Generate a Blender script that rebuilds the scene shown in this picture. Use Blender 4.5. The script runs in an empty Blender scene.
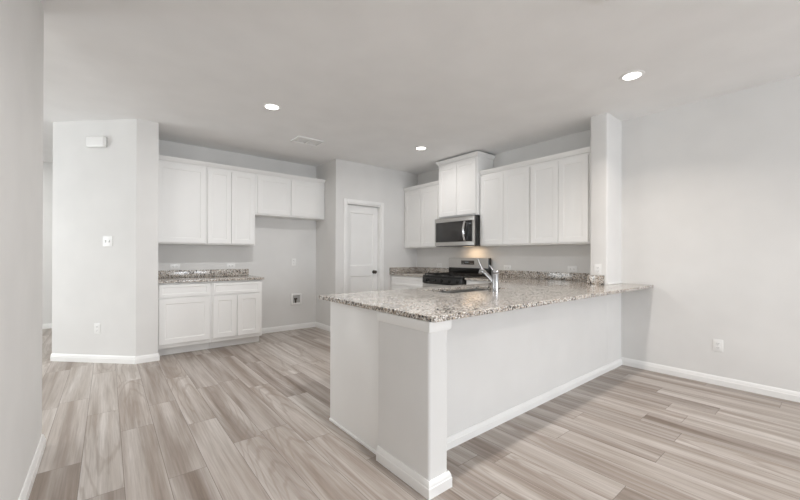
import bpy, bmesh, math, random
from mathutils import Vector, Matrix

C = bpy.context.scene.collection
scene = bpy.context.scene

# ------------------------------------------------------------------ camera
FPX, YAW, PITCH, ROLL, CY, CAMH = 359.3806, 0.8873, 0.0015, 0.003, 255.741, 1.2099
fw = Vector((math.cos(YAW) * math.cos(PITCH), math.sin(YAW) * math.cos(PITCH), math.sin(PITCH)))
rt = Vector((math.sin(YAW), -math.cos(YAW), 0.0))
up = rt.cross(fw)
c_, s_ = math.cos(ROLL), math.sin(ROLL)
rt, up = c_ * rt + s_ * up, c_ * up - s_ * rt
cam_data = bpy.data.cameras.new('camera')
cam_data.sensor_width = 36.0
cam_data.sensor_fit = 'HORIZONTAL'
cam_data.lens = FPX / 800.0 * 36.0
cam_data.shift_y = (CY - 250.0) / 800.0
cam_data.clip_start = 0.02
cam = bpy.data.objects.new('camera', cam_data)
C.objects.link(cam)
mw = Matrix.Identity(4)
for i in range(3):
    mw[i][0] = rt[i]; mw[i][1] = up[i]; mw[i][2] = -fw[i]
mw[2][3] = CAMH
cam.matrix_world = mw
scene.camera = cam

# ------------------------------------------------------------------ world and light
scene.view_settings.view_transform = 'Standard'
scene.view_settings.look = 'None'
scene.view_settings.gamma = 1.0
scene.view_settings.use_curve_mapping = False
scene.view_settings.exposure = 0.22
scene.cycles.max_bounces = 10
scene.cycles.diffuse_bounces = 7
scene.cycles.glossy_bounces = 5
scene.cycles.sample_clamp_indirect = 6.0
scene.cycles.caustics_reflective = False
scene.cycles.caustics_refractive = False

world = bpy.data.worlds.new('daylight')
scene.world = world
world.use_nodes = True
bg = world.node_tree.nodes['Background']
bg.inputs['Color'].default_value = (1.0, 1.0, 1.0, 1)
bg.inputs['Strength'].default_value = 0.3


def area_light(name, loc, target, sx, sy, power, color, shape='RECTANGLE', spread=None):
    d = bpy.data.lights.new(name, 'AREA')
    d.shape = shape
    d.size = sx
    if shape in ('RECTANGLE', 'ELLIPSE'):
        d.size_y = sy
    d.energy = power
    d.color = color
    if spread is not None:
        d.spread = spread
    o = bpy.data.objects.new(name, d)
    C.objects.link(o)
    o.location = loc
    o.rotation_euler = (Vector(target) - Vector(loc)).to_track_quat('-Z', 'Y').to_euler()
    return o


# daylight through the windows behind the camera and in the hall, then the room lamps and added fill lights
XN_ = -0.315
POWER = dict(back=222, side=24, hall_side=58, hall_back_fill=35, living=9, kitchen=5.4, island=17, dining=7.5, near=19, hall=16, task=1.0)  # side, living, near, hall and the hall back light are added fill
TINT = dict(hall=(1, 1, 0.98), back=(0.92, 0.98, 1.05), side=(0.90, 0.98, 1.04), hall_side=(0.93, 0.99, 1.02), hall_back_fill=(0.97, 0.98, 0.97), living=(1, 0.95, 0.90), kitchen=(1, 0.96, 0.93), island=(1, 0.99, 0.98), dining=(1, 0.90, 0.81), near=(1, 1, 1), task=(1.0, 0.70, 0.42))
area_light('window_daylight', (1.0, -7.28, 1.35), (1.0, 0, 1.35), 1.5, 1.9, POWER['back'] / 2, TINT['back'])
area_light('window_daylight', (3.1, -7.28, 1.35), (3.1, 0, 1.35), 1.5, 1.9, POWER['back'] / 2, TINT['back'])
area_light('window_daylight', (-3.75, 5.6, 1.35), (0, 5.6, 1.35), 1.7, 1.9, POWER['hall_side'], TINT['hall_side'])
area_light('window_daylight', (-2.0, 0.62, 1.35), (-2.0, 5.0, 1.35), 1.5, 1.9, POWER['hall_back_fill'], TINT['hall_back_fill'])  # added unseen window, fills the hall and back wall cabinets
area_light('window_daylight', (XN_ - 0.14, -2.1, 1.35), (3.0, -2.1, 1.35), 1.5, 1.9, POWER['side'], TINT['side'])  # added unseen side window, fills the right wall and post side
LAMPS = ((3.43, 3.749), (1.303, 3.683), (3.425, 1.115))
for (x, y), k in zip(LAMPS, ('kitchen', 'island', 'dining')):
    area_light('downlight_or_fill', (x, y, 2.718), (x, y, 0), 0.13, 0.13, POWER[k], TINT[k], 'DISK', {'dining': 2.2}.get(k, 3.0))
# unseen fill lamps added over the living space behind the camera and over the hall
FILL_LAMPS = ((1.3, -1.5), (3.425, -1.5), (1.3, -4.1), (3.425, -4.1), (-1.9, 3.0), (-1.9, 6.2))
for x, y in FILL_LAMPS:
    area_light('downlight_or_fill', (x, y, 2.718), (x, y, 0), 0.13, 0.13, POWER['living'], TINT['living'], 'DISK', 2.6)
area_light('downlight_or_fill', (1.303, 1.115, 2.718), (1.303, 1.115, 0), 0.13, 0.13, POWER['near'], TINT['near'], 'DISK', 2.6)  # unseen lamp added to lift the end post and near left wall
area_light('downlight_or_fill', (-1.3, 7.0, 2.718), (-1.3, 7.0, 0), 0.13, 0.13, POWER['hall'], TINT['hall'], 'DISK')  # unseen lamp added to brighten the far end of the hall
area_light('microwave_task_light', (4.30, 3.62, 1.352), (4.36, 3.62, 0.9), 0.22, 0.10, POWER['task'], TINT['task'])


# ------------------------------------------------------------------ materials
def new_mat(name):
    m = bpy.data.materials.new(name)
    m.use_nodes = True
    nt = m.node_tree
    return m, nt, nt.nodes['Principled BSDF']


def N(nt, typ, **kw):
    n = nt.nodes.new(typ)
    for k, v in kw.items():
        setattr(n, k, v)
    return n


def setin(nt, sock, v):
    if isinstance(v, bpy.types.NodeSocket):
        nt.links.new(v, sock)
    else:
        sock.default_value = v


def mth(nt, op, a, b=None, c=None):
    n = N(nt, 'ShaderNodeMath', operation=op)
    setin(nt, n.inputs[0], a)
    if b is not None:
        setin(nt, n.inputs[1], b)
    if c is not None:
        setin(nt, n.inputs[2], c)
    return n.outputs[0]


def ramp(nt, fac, stops, interp='LINEAR'):
    n = N(nt, 'ShaderNodeValToRGB')
    n.color_ramp.interpolation = interp
    el = n.color_ramp.elements
    while len(el) < len(stops):
        el.new(0.5)
    for e, (p, col) in zip(el, stops):
        e.position = p
        e.color = (col[0], col[1], col[2], 1)
    setin(nt, n.inputs[0], fac)
    return n.outputs[0]


def mix(nt, fac, a, b, mode='MIX'):
    n = N(nt, 'ShaderNodeMix', data_type='RGBA', blend_type=mode)
    setin(nt, n.inputs[0], fac)
    for s, v in ((n.inputs[6], a), (n.inputs[7], b)):
        if isinstance(v, tuple):
            v = (v[0], v[1], v[2], 1)
        setin(nt, s, v)
    return n.outputs[2]


def painted(name, col, rough=0.6, bump=0.0, scale=250.0, spec=0.35, mottled=0.02):
    m, nt, b = new_mat(name)
    geo = N(nt, 'ShaderNodeNewGeometry')
    nz = N(nt, 'ShaderNodeTexNoise')
    nz.inputs['Scale'].default_value = 3.0
    nt.links.new(geo.outputs['Position'], nz.inputs['Vector'])
    lo = tuple(c * (1 - mottled) for c in col)
    hi = tuple(min(1, c * (1 + mottled)) for c in col)
    nt.links.new(ramp(nt, nz.outputs['Fac'], ((0.3, lo), (0.7, hi))), b.inputs['Base Color'])
    b.inputs['Roughness'].default_value = rough
    b.inputs['Specular IOR Level'].default_value = spec
    if bump:
        n2 = N(nt, 'ShaderNodeTexNoise')
        n2.inputs['Scale'].default_value = scale
        n2.inputs['Detail'].default_value = 3
        nt.links.new(geo.outputs['Position'], n2.inputs['Vector'])
        bp = N(nt, 'ShaderNodeBump')
        bp.inputs['Strength'].default_value = bump
        bp.inputs['Distance'].default_value = 0.002
        nt.links.new(n2.outputs['Fac'], bp.inputs['Height'])
        nt.links.new(bp.outputs[0], b.inputs['Normal'])
    return m


M_WALL = painted('wall_paint', (0.745, 0.741, 0.730), 0.75, 0.12, 160, 0.2)
M_CEIL = painted('ceiling_paint', (0.87, 0.872, 0.872), 0.85, 0.15, 120, 0.15)
M_TRIM = painted('trim_paint', (0.86, 0.86, 0.85), 0.35, 0, spec=0.4)
M_CAB = painted('cabinet_paint', (0.86, 0.857, 0.845), 0.38, 0, spec=0.4, mottled=0.008)
M_PLASTIC = painted('white_plastic', (0.84, 0.84, 0.83), 0.3, 0, spec=0.5)
M_SLOT = painted('slot_dark', (0.10, 0.10, 0.10), 0.5)
M_SHADEGREY = painted('grey_plastic', (0.45, 0.45, 0.44), 0.45)
M_BLACK = painted('black_enamel', (0.012, 0.012, 0.012), 0.22, 0, spec=0.5)
M_IRON = painted('cast_iron', (0.012, 0.012, 0.012), 0.6, 0.3, 400)
M_BRONZE = painted('bronze_knob_metal', (0.10, 0.085, 0.07), 0.35)
M_BRONZE.node_tree.nodes['Principled BSDF'].inputs['Metallic'].default_value = 0.9


M_BLACKKEY = painted('dark_key', (0.06, 0.06, 0.06), 0.4)


def metal(name, col, rough, brushed=True, axis=1):
    m, nt, b = new_mat(name)
    b.inputs['Base Color'].default_value = (*col, 1)
    b.inputs['Metallic'].default_value = 1.0
    geo = N(nt, 'ShaderNodeNewGeometry')
    mp = N(nt, 'ShaderNodeMapping')
    sc = [900, 900, 900]
    sc[axis] = 6
    mp.inputs['Scale'].default_value = sc
    nt.links.new(geo.outputs['Position'], mp.inputs['Vector'])
    nz = N(nt, 'ShaderNodeTexNoise')
    nz.inputs['Scale'].default_value = 1.0
    nt.links.new(mp.outputs[0], nz.inputs['Vector'])
    d = 0.08 if brushed else 0.02
    nt.links.new(mth(nt, 'MULTIPLY_ADD', nz.outputs['Fac'], d, rough - d / 2), b.inputs['Roughness'])
    return m


M_STEEL = metal('brushed_stainless', (0.52, 0.505, 0.485), 0.30)
M_CHROME = metal('chrome', (0.82, 0.82, 0.83), 0.10, False)
M_NICKEL = metal('satin_faucet', (0.46, 0.46, 0.47), 0.20, False)
M_SINK = metal('sink_steel', (0.50, 0.50, 0.49), 0.28)


def glassy(name, col, rough=0.06):
    m, nt, b = new_mat(name)
    geo = N(nt, 'ShaderNodeNewGeometry')
    nz = N(nt, 'ShaderNodeTexNoise')
    nz.inputs['Scale'].default_value = 600
    nt.links.new(geo.outputs['Position'], nz.inputs['Vector'])
    nt.links.new(ramp(nt, nz.outputs['Fac'], ((0.4, tuple(c * .8 for c in col)), (0.6, col))), b.inputs['Base Color'])
    b.inputs['Roughness'].default_value = rough
    b.inputs['Specular IOR Level'].default_value = 0.6
    return m


M_GLASS_DARK = glassy('oven_glass', (0.035, 0.033, 0.032))


def emit(name, col, strength):
    m = bpy.data.materials.new(name)
    m.use_nodes = True
    nt = m.node_tree
    nt.nodes.clear()
    e = N(nt, 'ShaderNodeEmission')
    e.inputs['Color'].default_value = (*col, 1)
    e.inputs['Strength'].default_value = strength
    o = N(nt, 'ShaderNodeOutputMaterial')
    nt.links.new(e.outputs[0], o.inputs[0])
    return m


M_LENS = emit('lamp_lens', (1.0, 0.97, 0.92), 6.0)
M_LENS_DIM = emit('hood_lamp_lens', (1.0, 0.75, 0.5), 0.8)
M_LED = emit('display_digits', (0.60, 0.70, 0.75), 0.3)


def granite_mat():
    m, nt, b = new_mat('granite')
    geo = N(nt, 'ShaderNodeNewGeometry')
    P = geo.outputs['Position']
    warp = N(nt, 'ShaderNodeTexNoise')
    warp.inputs['Scale'].default_value = 55
    warp.inputs['Detail'].default_value = 2
    nt.links.new(P, warp.inputs['Vector'])
    vadd = N(nt, 'ShaderNodeVectorMath', operation='MULTIPLY_ADD')
    nt.links.new(warp.outputs['Color'], vadd.inputs[0])
    vadd.inputs[1].default_value = (0.012, 0.012, 0.012)
    nt.links.new(P, vadd.inputs[2])
    V = vadd.outputs[0]

    def vor(scale):
        v = N(nt, 'ShaderNodeTexVoronoi')
        v.inputs['Scale'].default_value = scale
        nt.links.new(V, v.inputs['Vector'])
        sep = N(nt, 'ShaderNodeSeparateColor')
        nt.links.new(v.outputs['Color'], sep.inputs[0])
        return sep.outputs
    a = vor(125)
    basec = ramp(nt, a[0], ((0.0, (0.38, 0.325, 0.272)), (0.20, (0.62, 0.575, 0.52)), (0.38, (0.29, 0.245, 0.205)),
                            (0.52, (0.17, 0.152, 0.138)), (0.66, (0.44, 0.365, 0.295)), (0.84, (0.74, 0.715, 0.675))), 'CONSTANT')
    k = vor(118)
    big = N(nt, 'ShaderNodeTexNoise')
    big.inputs['Scale'].default_value = 16
    big.inputs['Detail'].default_value = 2
    nt.links.new(P, big.inputs['Vector'])
    thr = mth(nt, 'MULTIPLY_ADD', big.outputs['Fac'], -1.3, 1.48)
    dark = mth(nt, 'GREATER_THAN', k[1], thr)
    col = mix(nt, dark, basec, (0.03, 0.028, 0.028))
    k2 = vor(190)
    wh = mth(nt, 'GREATER_THAN', k2[2], 0.90)
    col = mix(nt, wh, col, (0.80, 0.79, 0.77))
    nt.links.new(col, b.inputs['Base Color'])
    b.inputs['Roughness'].default_value = 0.10
    b.inputs['Specular IOR Level'].default_value = 0.55
    return m


M_GRANITE = granite_mat()


def floor_mat():
    m, nt, b = new_mat('vinyl_plank')
    geo = N(nt, 'ShaderNodeNewGeometry')
    sx = N(nt, 'ShaderNodeSeparateXYZ')
    nt.links.new(geo.outputs['Position'], sx.inputs[0])
    X, Y = sx.outputs[0], sx.outputs[1]
    W, L = 0.187, 1.22
    xr = mth(nt, 'MULTIPLY_ADD', X, 1 / W, 0.113 / W + 40)
    row = mth(nt, 'FLOOR', xr)
    fx = mth(nt, 'FRACT', xr)
    wn = N(nt, 'ShaderNodeTexWhiteNoise', noise_dimensions='1D')
    nt.links.new(row, wn.inputs['W'])
    yr = mth(nt, 'ADD', mth(nt, 'MULTIPLY_ADD', Y, 1 / L, 20.0), mth(nt, 'MULTIPLY', wn.outputs['Value'], 7.3))
    colm = mth(nt, 'FLOOR', yr)
    fy = mth(nt, 'FRACT', yr)
    cb = N(nt, 'ShaderNodeCombineXYZ')
    nt.links.new(row, cb.inputs[0]); nt.links.new(colm, cb.inputs[1])
    w2 = N(nt, 'ShaderNodeTexWhiteNoise', noise_dimensions='2D')
    nt.links.new(cb.outputs[0], w2.inputs['Vector'])
    rs = N(nt, 'ShaderNodeSeparateColor')
    nt.links.new(w2.outputs['Color'], rs.inputs[0])
    r0, r1, r2 = rs.outputs[0], rs.outputs[1], rs.outputs[2]

    def coords(ax, ay, off):
        c = N(nt, 'ShaderNodeCombineXYZ')
        nt.links.new(mth(nt, 'MULTIPLY', X, ax), c.inputs[0])
        nt.links.new(mth(nt, 'MULTIPLY', Y, ay), c.inputs[1])
        nt.links.new(mth(nt, 'MULTIPLY', off, 61.7), c.inputs[2])
        return c.outputs[0]

    def noise(v, scale=1.0, detail=3.0, dist=0.0, rough=.5):
        n = N(nt, 'ShaderNodeTexNoise')
        n.inputs['Scale'].default_value = scale
        n.inputs['Detail'].default_value = detail
        n.inputs['Roughness'].default_value = rough
        n.inputs['Distortion'].default_value = dist
        nt.links.new(v, n.inputs['Vector'])
        return n.outputs['Fac']
    base = ramp(nt, r0, ((0.0, (0.255, 0.205, 0.170)), (0.3, (0.335, 0.282, 0.243)), (0.6, (0.415, 0.362, 0.322)), (1.0, (0.48, 0.438, 0.402))))
    # broad light and dark streaks that run with the plank
    streak = noise(coords(12.0, 0.6, r1), 1.0, 3.0, 0.35)
    sfac = ramp(nt, streak, ((0.34, (0, 0, 0)), (0.66, (1, 1, 1))))
    col = mix(nt, sfac, mix(nt, 1.0, base, (0.72, 0.68, 0.645), 'MULTIPLY'), mix(nt, 0.45, base, (0.64, 0.61, 0.585)))
    # cathedral figure
    wv = N(nt, 'ShaderNodeTexWave', wave_type='RINGS', rings_direction='SPHERICAL')
    wv.inputs['Scale'].default_value = 1.0
    wv.inputs['Distortion'].default_value = 4.5
    wv.inputs['Detail'].default_value = 2.0
    wv.inputs['Detail Scale'].default_value = 1.2
    cv = N(nt, 'ShaderNodeCombineXYZ')
    nt.links.new(mth(nt, 'MULTIPLY', mth(nt, 'ADD', fx, mth(nt, 'MULTIPLY_ADD', r2, -0.5, -0.25)), 3.0), cv.inputs[0])
    nt.links.new(mth(nt, 'MULTIPLY', mth(nt, 'ADD', fy, mth(nt, 'MULTIPLY', r1, -1.0)), 2.3), cv.inputs[1])
    nt.links.new(mth(nt, 'MULTIPLY', r0, 3.0), cv.inputs[2])
    nt.links.new(cv.outputs[0], wv.inputs['Vector'])
    wf = ramp(nt, wv.outputs['Fac'], ((0.0, (1, 1, 1)), (0.28, (0, 0, 0))))
    wamt = mth(nt, 'MULTIPLY', wf, mth(nt, 'MULTIPLY', mth(nt, 'GREATER_THAN', r2, 0.45), 0.42))
    col = mix(nt, wamt, col, (0.26, 0.205, 0.165))
    # fine grain
    g = noise(coords(95.0, 2.6, r2), 1.0, 5.0, 0.3, 0.62)
    gf = ramp(nt, g, ((0.33, (0.76, 0.74, 0.72)), (0.6, (1.06, 1.06, 1.06))))
    col = mix(nt, 0.8, col, gf, 'MULTIPLY')
    # joints
    ex = mth(nt, 'MULTIPLY', mth(nt, 'MINIMUM', fx, mth(nt, 'SUBTRACT', 1.0, fx)), W)
    ey = mth(nt, 'MULTIPLY', mth(nt, 'MINIMUM', fy, mth(nt, 'SUBTRACT', 1.0, fy)), L)
    e = mth(nt, 'MINIMUM', ex, ey)
    seam = mth(nt, 'LESS_THAN', e, 0.0016)
    col = mix(nt, mth(nt, 'MULTIPLY', seam, 0.85), col, (0.16, 0.13, 0.11))
    nt.links.new(col, b.inputs['Base Color'])
    nt.links.new(mth(nt, 'MULTIPLY_ADD', g, 0.16, 0.30), b.inputs['Roughness'])
    b.inputs['Specular IOR Level'].default_value = 0.45
    bp = N(nt, 'ShaderNodeBump')
    bp.inputs['Strength'].default_value = 0.25
    bp.inputs['Distance'].default_value = 0.001
    nt.links.new(mth(nt, 'SUBTRACT', g, mth(nt, 'MULTIPLY', seam, 1.5)), bp.inputs['Height'])
    nt.links.new(bp.outputs[0], b.inputs['Normal'])
    return m


M_FLOOR = floor_mat()


# ------------------------------------------------------------------ mesh helpers (all coordinates are world metres)
def box(bm, x0, x1, y0, y1, z0, z1, bev=0.0, seg=2):
    x0, x1 = min(x0, x1), max(x0, x1)
    y0, y1 = min(y0, y1), max(y0, y1)
    z0, z1 = min(z0, z1), max(z0, z1)
    vs = [bm.verts.new((x, y, z)) for x in (x0, x1) for y in (y0, y1) for z in (z0, z1)]
    fs = [(0, 1, 3, 2), (4, 6, 7, 5), (0, 4, 5, 1), (2, 3, 7, 6), (0, 2, 6, 4), (1, 5, 7, 3)]
    faces = [bm.faces.new([vs[i] for i in f]) for f in fs]
    if bev > 0:
        edges = list({e for f in faces for e in f.edges})
        bmesh.ops.bevel(bm, geom=edges, offset=bev, segments=seg, profile=0.6, affect='EDGES', clamp_overlap=True)
    return faces


def cyl(bm, p0, p1, r0, r1=None, n=20, cap=True):
    r1 = r0 if r1 is None else r1
    p0, p1 = Vector(p0), Vector(p1)
    d = (p1 - p0).normalized()
    a = d.orthogonal().normalized()
    b = d.cross(a)
    r = []
    for p, rr in ((p0, r0), (p1, r1)):
        r.append([bm.verts.new(p + rr * (math.cos(t) * a + math.sin(t) * b)) for t in [2 * math.pi * i / n for i in range(n)]])
    for i in range(n):
        bm.faces.new((r[0][i], r[0][(i + 1) % n], r[1][(i + 1) % n], r[1][i]))
    if cap:
        bm.faces.new(r[0][::-1]); bm.faces.new(r[1])


def tube(bm, pts, radii, n=14):
    pts = [Vector(p) for p in pts]
    rings = []
    a = None
    for i, p in enumerate(pts):
        d = (pts[min(i + 1, len(pts) - 1)] - pts[max(i - 1, 0)]).normalized()
        a = d.orthogonal().normalized() if a is None else (a - a.dot(d) * d).normalized()
        b = d.cross(a)
        rr = radii[i] if isinstance(radii, (list, tuple)) else radii
        rings.append([bm.verts.new(p + rr * (math.cos(t) * a + math.sin(t) * b)) for t in [2 * math.pi * k / n for k in range(n)]])
    for q in range(len(rings) - 1):
        for k in range(n):
            bm.faces.new((rings[q][k], rings[q][(k + 1) % n], rings[q + 1][(k + 1) % n], rings[q + 1][k]))
    bm.faces.new(rings[0][::-1]); bm.faces.new(rings[-1])


def lathe(bm, centre, axis, prof, n=28):
    """prof: list of (radius, distance along axis)"""
    centre, axis = Vector(centre), Vector(axis).normalized()
    a = axis.orthogonal().normalized(); b = axis.cross(a)
    rings = []
    for r, h in prof:
        p = centre + axis * h
        if r < 1e-6:
            rings.append([bm.verts.new(p)])
        else:
            rings.append([bm.verts.new(p + r * (math.cos(t) * a + math.sin(t) * b)) for t in [2 * math.pi * k / n for k in range(n)]])
    for q in range(len(rings) - 1):
        A, B = rings[q], rings[q + 1]
        for k in range(n):
            k2 = (k + 1) % n
            if len(A) == 1 and len(B) == 1:
                continue
            if len(A) == 1:
                bm.faces.new((A[0], B[k2], B[k]))
            elif len(B) == 1:
                bm.faces.new((A[k], A[k2], B[0]))
            else:
                bm.faces.new((A[k], A[k2], B[k2], B[k]))


def prism(bm, poly, z0, z1):
    lo = [bm.verts.new((x, y, z0)) for x, y in poly]
    hi = [bm.verts.new((x, y, z1)) for x, y in poly]
    n = len(poly)
    bm.faces.new(lo[::-1]); bm.faces.new(hi)
    for i in range(n):
        bm.faces.new((lo[i], lo[(i + 1) % n], hi[(i + 1) % n], hi[i]))


def profile_run(bm, path, prof, side=1):
    """sweep a profile (out, z) along a floor path [(x, y)...]; out is to the left (side=1) or right (-1) of travel; mitred"""
    pts = [Vector((x, y)) for x, y in path]
    nrm = []
    for i in range(len(pts) - 1):
        d = (pts[i + 1] - pts[i]).normalized()
        nrm.append(Vector((-d.y, d.x)) * side)
    rows = []
    for i, p in enumerate(pts):
        if i == 0:
            m = nrm[0]
        elif i == len(pts) - 1:
            m = nrm[-1]
        else:
            m = nrm[i - 1] + nrm[i]
            m = m / max(0.2, m.dot(nrm[i]))
        rows.append([bm.verts.new((p.x + m.x * o, p.y + m.y * o, z)) for o, z in prof])
    k = len(prof)
    for i in range(len(rows) - 1):
        for j in range(k):
            bm.faces.new((rows[i][j], rows[i][(j + 1) % k], rows[i + 1][(j + 1) % k], rows[i + 1][j]))
    bm.faces.new(rows[0][::-1]); bm.faces.new(rows[-1])


def link(name, bm, mat, parent=None, smooth=True):
    bmesh.ops.recalc_face_normals(bm, faces=bm.faces[:])
    if smooth:
        for f in bm.faces:
            f.smooth = True
        for e in bm.edges:
            if len(e.link_faces) == 2 and e.link_faces[0].normal.angle(e.link_faces[1].normal, 0) > 0.6:
                e.smooth = False
    me = bpy.data.meshes.new(name)
    off = Vector((0, 0, 0))
    q = parent
    while q is not None:
        off += q.location
        q = q.parent
    if off.length:
        bmesh.ops.translate(bm, verts=bm.verts[:], vec=-off)
    bm.to_mesh(me)
    bm.free()
    me.materials.append(mat)
    o = bpy.data.objects.new(name, me)
    C.objects.link(o)
    o.parent = parent
    return o


def B():
    return bmesh.new()


def tag(o, label, cat, group=None):
    o['label'] = label
    o['category'] = cat
    if group:
        o['group'] = group
    return o


def thing(name, loc, label, cat, group=None):
    o = bpy.data.objects.new(name, None)
    o.empty_display_size = 0.1
    C.objects.link(o)
    o.location = loc
    return tag(o, label, cat, group)


def struct(name, bm, mat, label=None):
    o = link(name, bm, mat)
    o['kind'] = 'structure'
    if label:
        o['label'] = label
    return o


def copy_tree(o, parent=None):
    c = o.copy()
    C.objects.link(c)
    if parent is not None:
        c.parent = parent
    for ch in list(o.children):
        copy_tree(ch, c)
    return c


def bx(name, mat, parent, *a, **k):
    bm = B()
    box(bm, *a, **k)
    return link(name, bm, mat, parent)


# ------------------------------------------------------------------ the shell
H = 2.74
XR, YK, YP, XP = 4.4947, 5.6881, 5.010, 2.776
XS, YB, YS = 4.1027, 1.5659, 1.7409        # stub wall: end, living side, kitchen side
T = 0.115

b = B(); box(b, -3.75, 4.62, -7.25, 8.40, -0.10, 0.0); struct('floor', b, M_FLOOR, 'pale taupe and grey wood look plank floor')
b = B(); box(b, -3.75, 4.62, -7.25, 8.40, H, H + 0.10); struct('ceiling', b, M_CEIL, 'flat off white ceiling')

b = B(); box(b, XR, XR + T, -7.25, 8.40, 0, H); struct('wall_right', b, M_WALL)
# kitchen back wall with the recess for the fridge
b = B(); box(b, 0.456, XP, YK, YK + T, 0, H); struct('wall_kitchen', b, M_WALL)
# pantry: side wall and door wall with a door opening
b = B(); box(b, XP, XP + T, YP, YK + T, 0, H); struct('wall_pantry_side', b, M_WALL)
DX0, DX1, DZ = 2.978, 3.650, 2.072
b = B()
for q in (((XP + T, DX0), (0, H)), ((DX1, XR), (0, H)), ((DX0, DX1), (DZ, H))):
    box(b, q[0][0], q[0][1], YP, YP + T, q[1][0], q[1][1])
bmesh.ops.remove_doubles(b, verts=b.verts[:], dist=1e-5)
struct('wall_pantry', b, M_WALL)
# short wall and angled wall left of the kitchen cabinets
b = B(); prism(b, [(0.25, 4.98), (0.456, 4.98), (0.456, YK + T), (-0.41, YK + T), (-0.49, 5.72)], 0, H)
struct('wall_angled', b, M_WALL, 'light wall that turns at an angle between hall and kitchen')
# wall end by the camera
XN = -0.315
b = B(); box(b, -3.75, 4.62, 8.27, 8.40, 0, H); struct('wall_far', b, M_WALL)


def holed_wall(name, axis, c0, c1, a0, a1, openings):
    """wall slab with window openings; axis 'y' = slab between y=c0..c1 running along x"""
    b = B()
    def put(u0, u1, z0, z1):
        if axis == 'y':
            box(b, u0, u1, c0, c1, z0, z1)
        else:
            box(b, c0, c1, u0, u1, z0, z1)
    cur = a0
    for (u0, u1, z0, z1) in openings:
        put(cur, u0, 0, H)
        put(u0, u1, 0, z0)
        put(u0, u1, z1, H)
        cur = u1
    put(cur, a1, 0, H)
    bmesh.ops.remove_doubles(b, verts=b.verts[:], dist=1e-5)
    return struct(name, b, M_WALL)


holed_wall('wall_left', 'x', XN - T, XN, -7.25, 3.17, [(-2.85, -1.35, 0.40, 2.30)])  # opening behind the camera added for the side fill light
holed_wall('wall_back', 'y', -7.25, -7.13, XN - T, 4.62, [(0.25, 1.75, 0.40, 2.30), (2.35, 3.85, 0.40, 2.30)])
holed_wall('wall_hall_left', 'x', -3.70, -3.58, 0.60, 8.40, [(4.75, 6.45, 0.40, 2.30)])
holed_wall('wall_hall_back', 'y', 0.65, 0.77, -3.75, XN - T, [(-2.75, -1.25, 0.40, 2.30)])  # opening added for the hall back fill light


def window(n, axis, c, u0, u1, z0=0.40, z1=2.30):
    def bb(b, a0, a1, d0, d1, e0, e1, bev=0.003):
        if axis == 'y':
            box(b, a0, a1, c + d0, c + d1, e0, e1, bev)
        else:
            box(b, c + d0, c + d1, a0, a1, e0, e1, bev)
    b = B()
    w = 0.05
    bb(b, u0, u0 + w, -0.03, 0.03, z0, z1); bb(b, u1 - w, u1, -0.03, 0.03, z0, z1)
    bb(b, u0 + w, u1 - w, -0.03, 0.03, z0, z0 + w); bb(b, u0 + w, u1 - w, -0.03, 0.03, z1 - w, z1)
    zm = (z0 + z1) / 2
    bb(b, u0 + w, u1 - w, -0.025, 0.025, zm - 0.02, zm + 0.02)
    struct('window_%d' % n, b, M_TRIM)


window(1, 'y', -7.19, 0.25, 1.75)
window(2, 'y', -7.19, 2.35, 3.85)
window(3, 'x', -3.64, 4.75, 6.45)
window(5, 'x', XN - T / 2, -2.85, -1.35)  # unseen frame of the window added for side fill
window(4, 'y', 0.71, -2.75, -1.25)  # unseen frame of the window added for hall fill

# wing: stub wall from floor to ceiling at the right wall and the half wall carrying the worktop
b = B(); box(b, XS, XR, YB, YS, 0, H)
ed = [e for e in b.edges if abs(e.verts[0].co.x - XS) < 1e-6 and abs(e.verts[1].co.x - XS) < 1e-6 and abs(e.verts[0].co.y - e.verts[1].co.y) < 1e-6]
bmesh.ops.bevel(b, geom=ed, offset=0.016, segments=4, profile=0.5, affect='EDGES')
struct('wall_stub', b, M_WALL, 'narrow full height wall end where the worktop meets the right wall')

WX0, WX1, WY0 = 1.255, 1.392, 1.305
HZ = 0.882
b = B()
prism(b, [(WX0, WY0), (WX1, WY0), (WX1, YB), (XS, YB), (XS, YS), (WX0, YS)], 0, HZ)
ed = [e for e in b.edges if abs(e.verts[0].co.y - WY0) < 1e-6 and abs(e.verts[1].co.y - WY0) < 1e-6 and abs(e.verts[0].co.x - e.verts[1].co.x) < 1e-6]
bmesh.ops.bevel(b, geom=ed, offset=0.016, segments=4, profile=0.5, affect='EDGES')
struct('wall_peninsula', b, M_WALL, 'painted half wall under the worktop with a projecting end post')

# baseboards
BB = [(0.0, 0.0), (0.016, 0.0), (0.016, 0.050), (0.013, 0.054), (0.013, 0.062), (0.008, 0.076), (0.005, 0.083), (0.0, 0.083)]


def baseboard(name, path, side):
    b = B(); profile_run(b, path, BB, side)
    return struct(name, b, M_TRIM)


baseboard('baseboard_right', [(XR, YB - 0.001), (XR, -7.1)], -1)
BBL = [(o, z * 0.86) for o, z in BB]
b = B(); profile_run(b, [(WX1 + 0.016, YB), (XR - 0.016, YB)], BBL, -1); struct('baseboard_peninsula', b, M_TRIM)
baseboard('baseboard_post', [(WX0, YS), (WX0, WY0), (WX1, WY0), (WX1, YB - 0.016)], -1)
baseboard('baseboard_angled', [(-0.49, 5.72), (0.25, 4.98), (0.456, 4.98), (0.456, 5.06)], -1)
baseboard('baseboard_kitchen', [(1.675, YK), (XP, YK), (XP, YP), (2.91, YP)], -1)
baseboard('baseboard_pantry', [(3.726, YP), (3.86, YP)], -1)
baseboard('baseboard_left', [(XN, -7.1), (XN, 3.17), (XN - T, 3.17)], -1)
baseboard('baseboard_far', [(-3.5, 8.27), (XR, 8.27)], -1)

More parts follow.
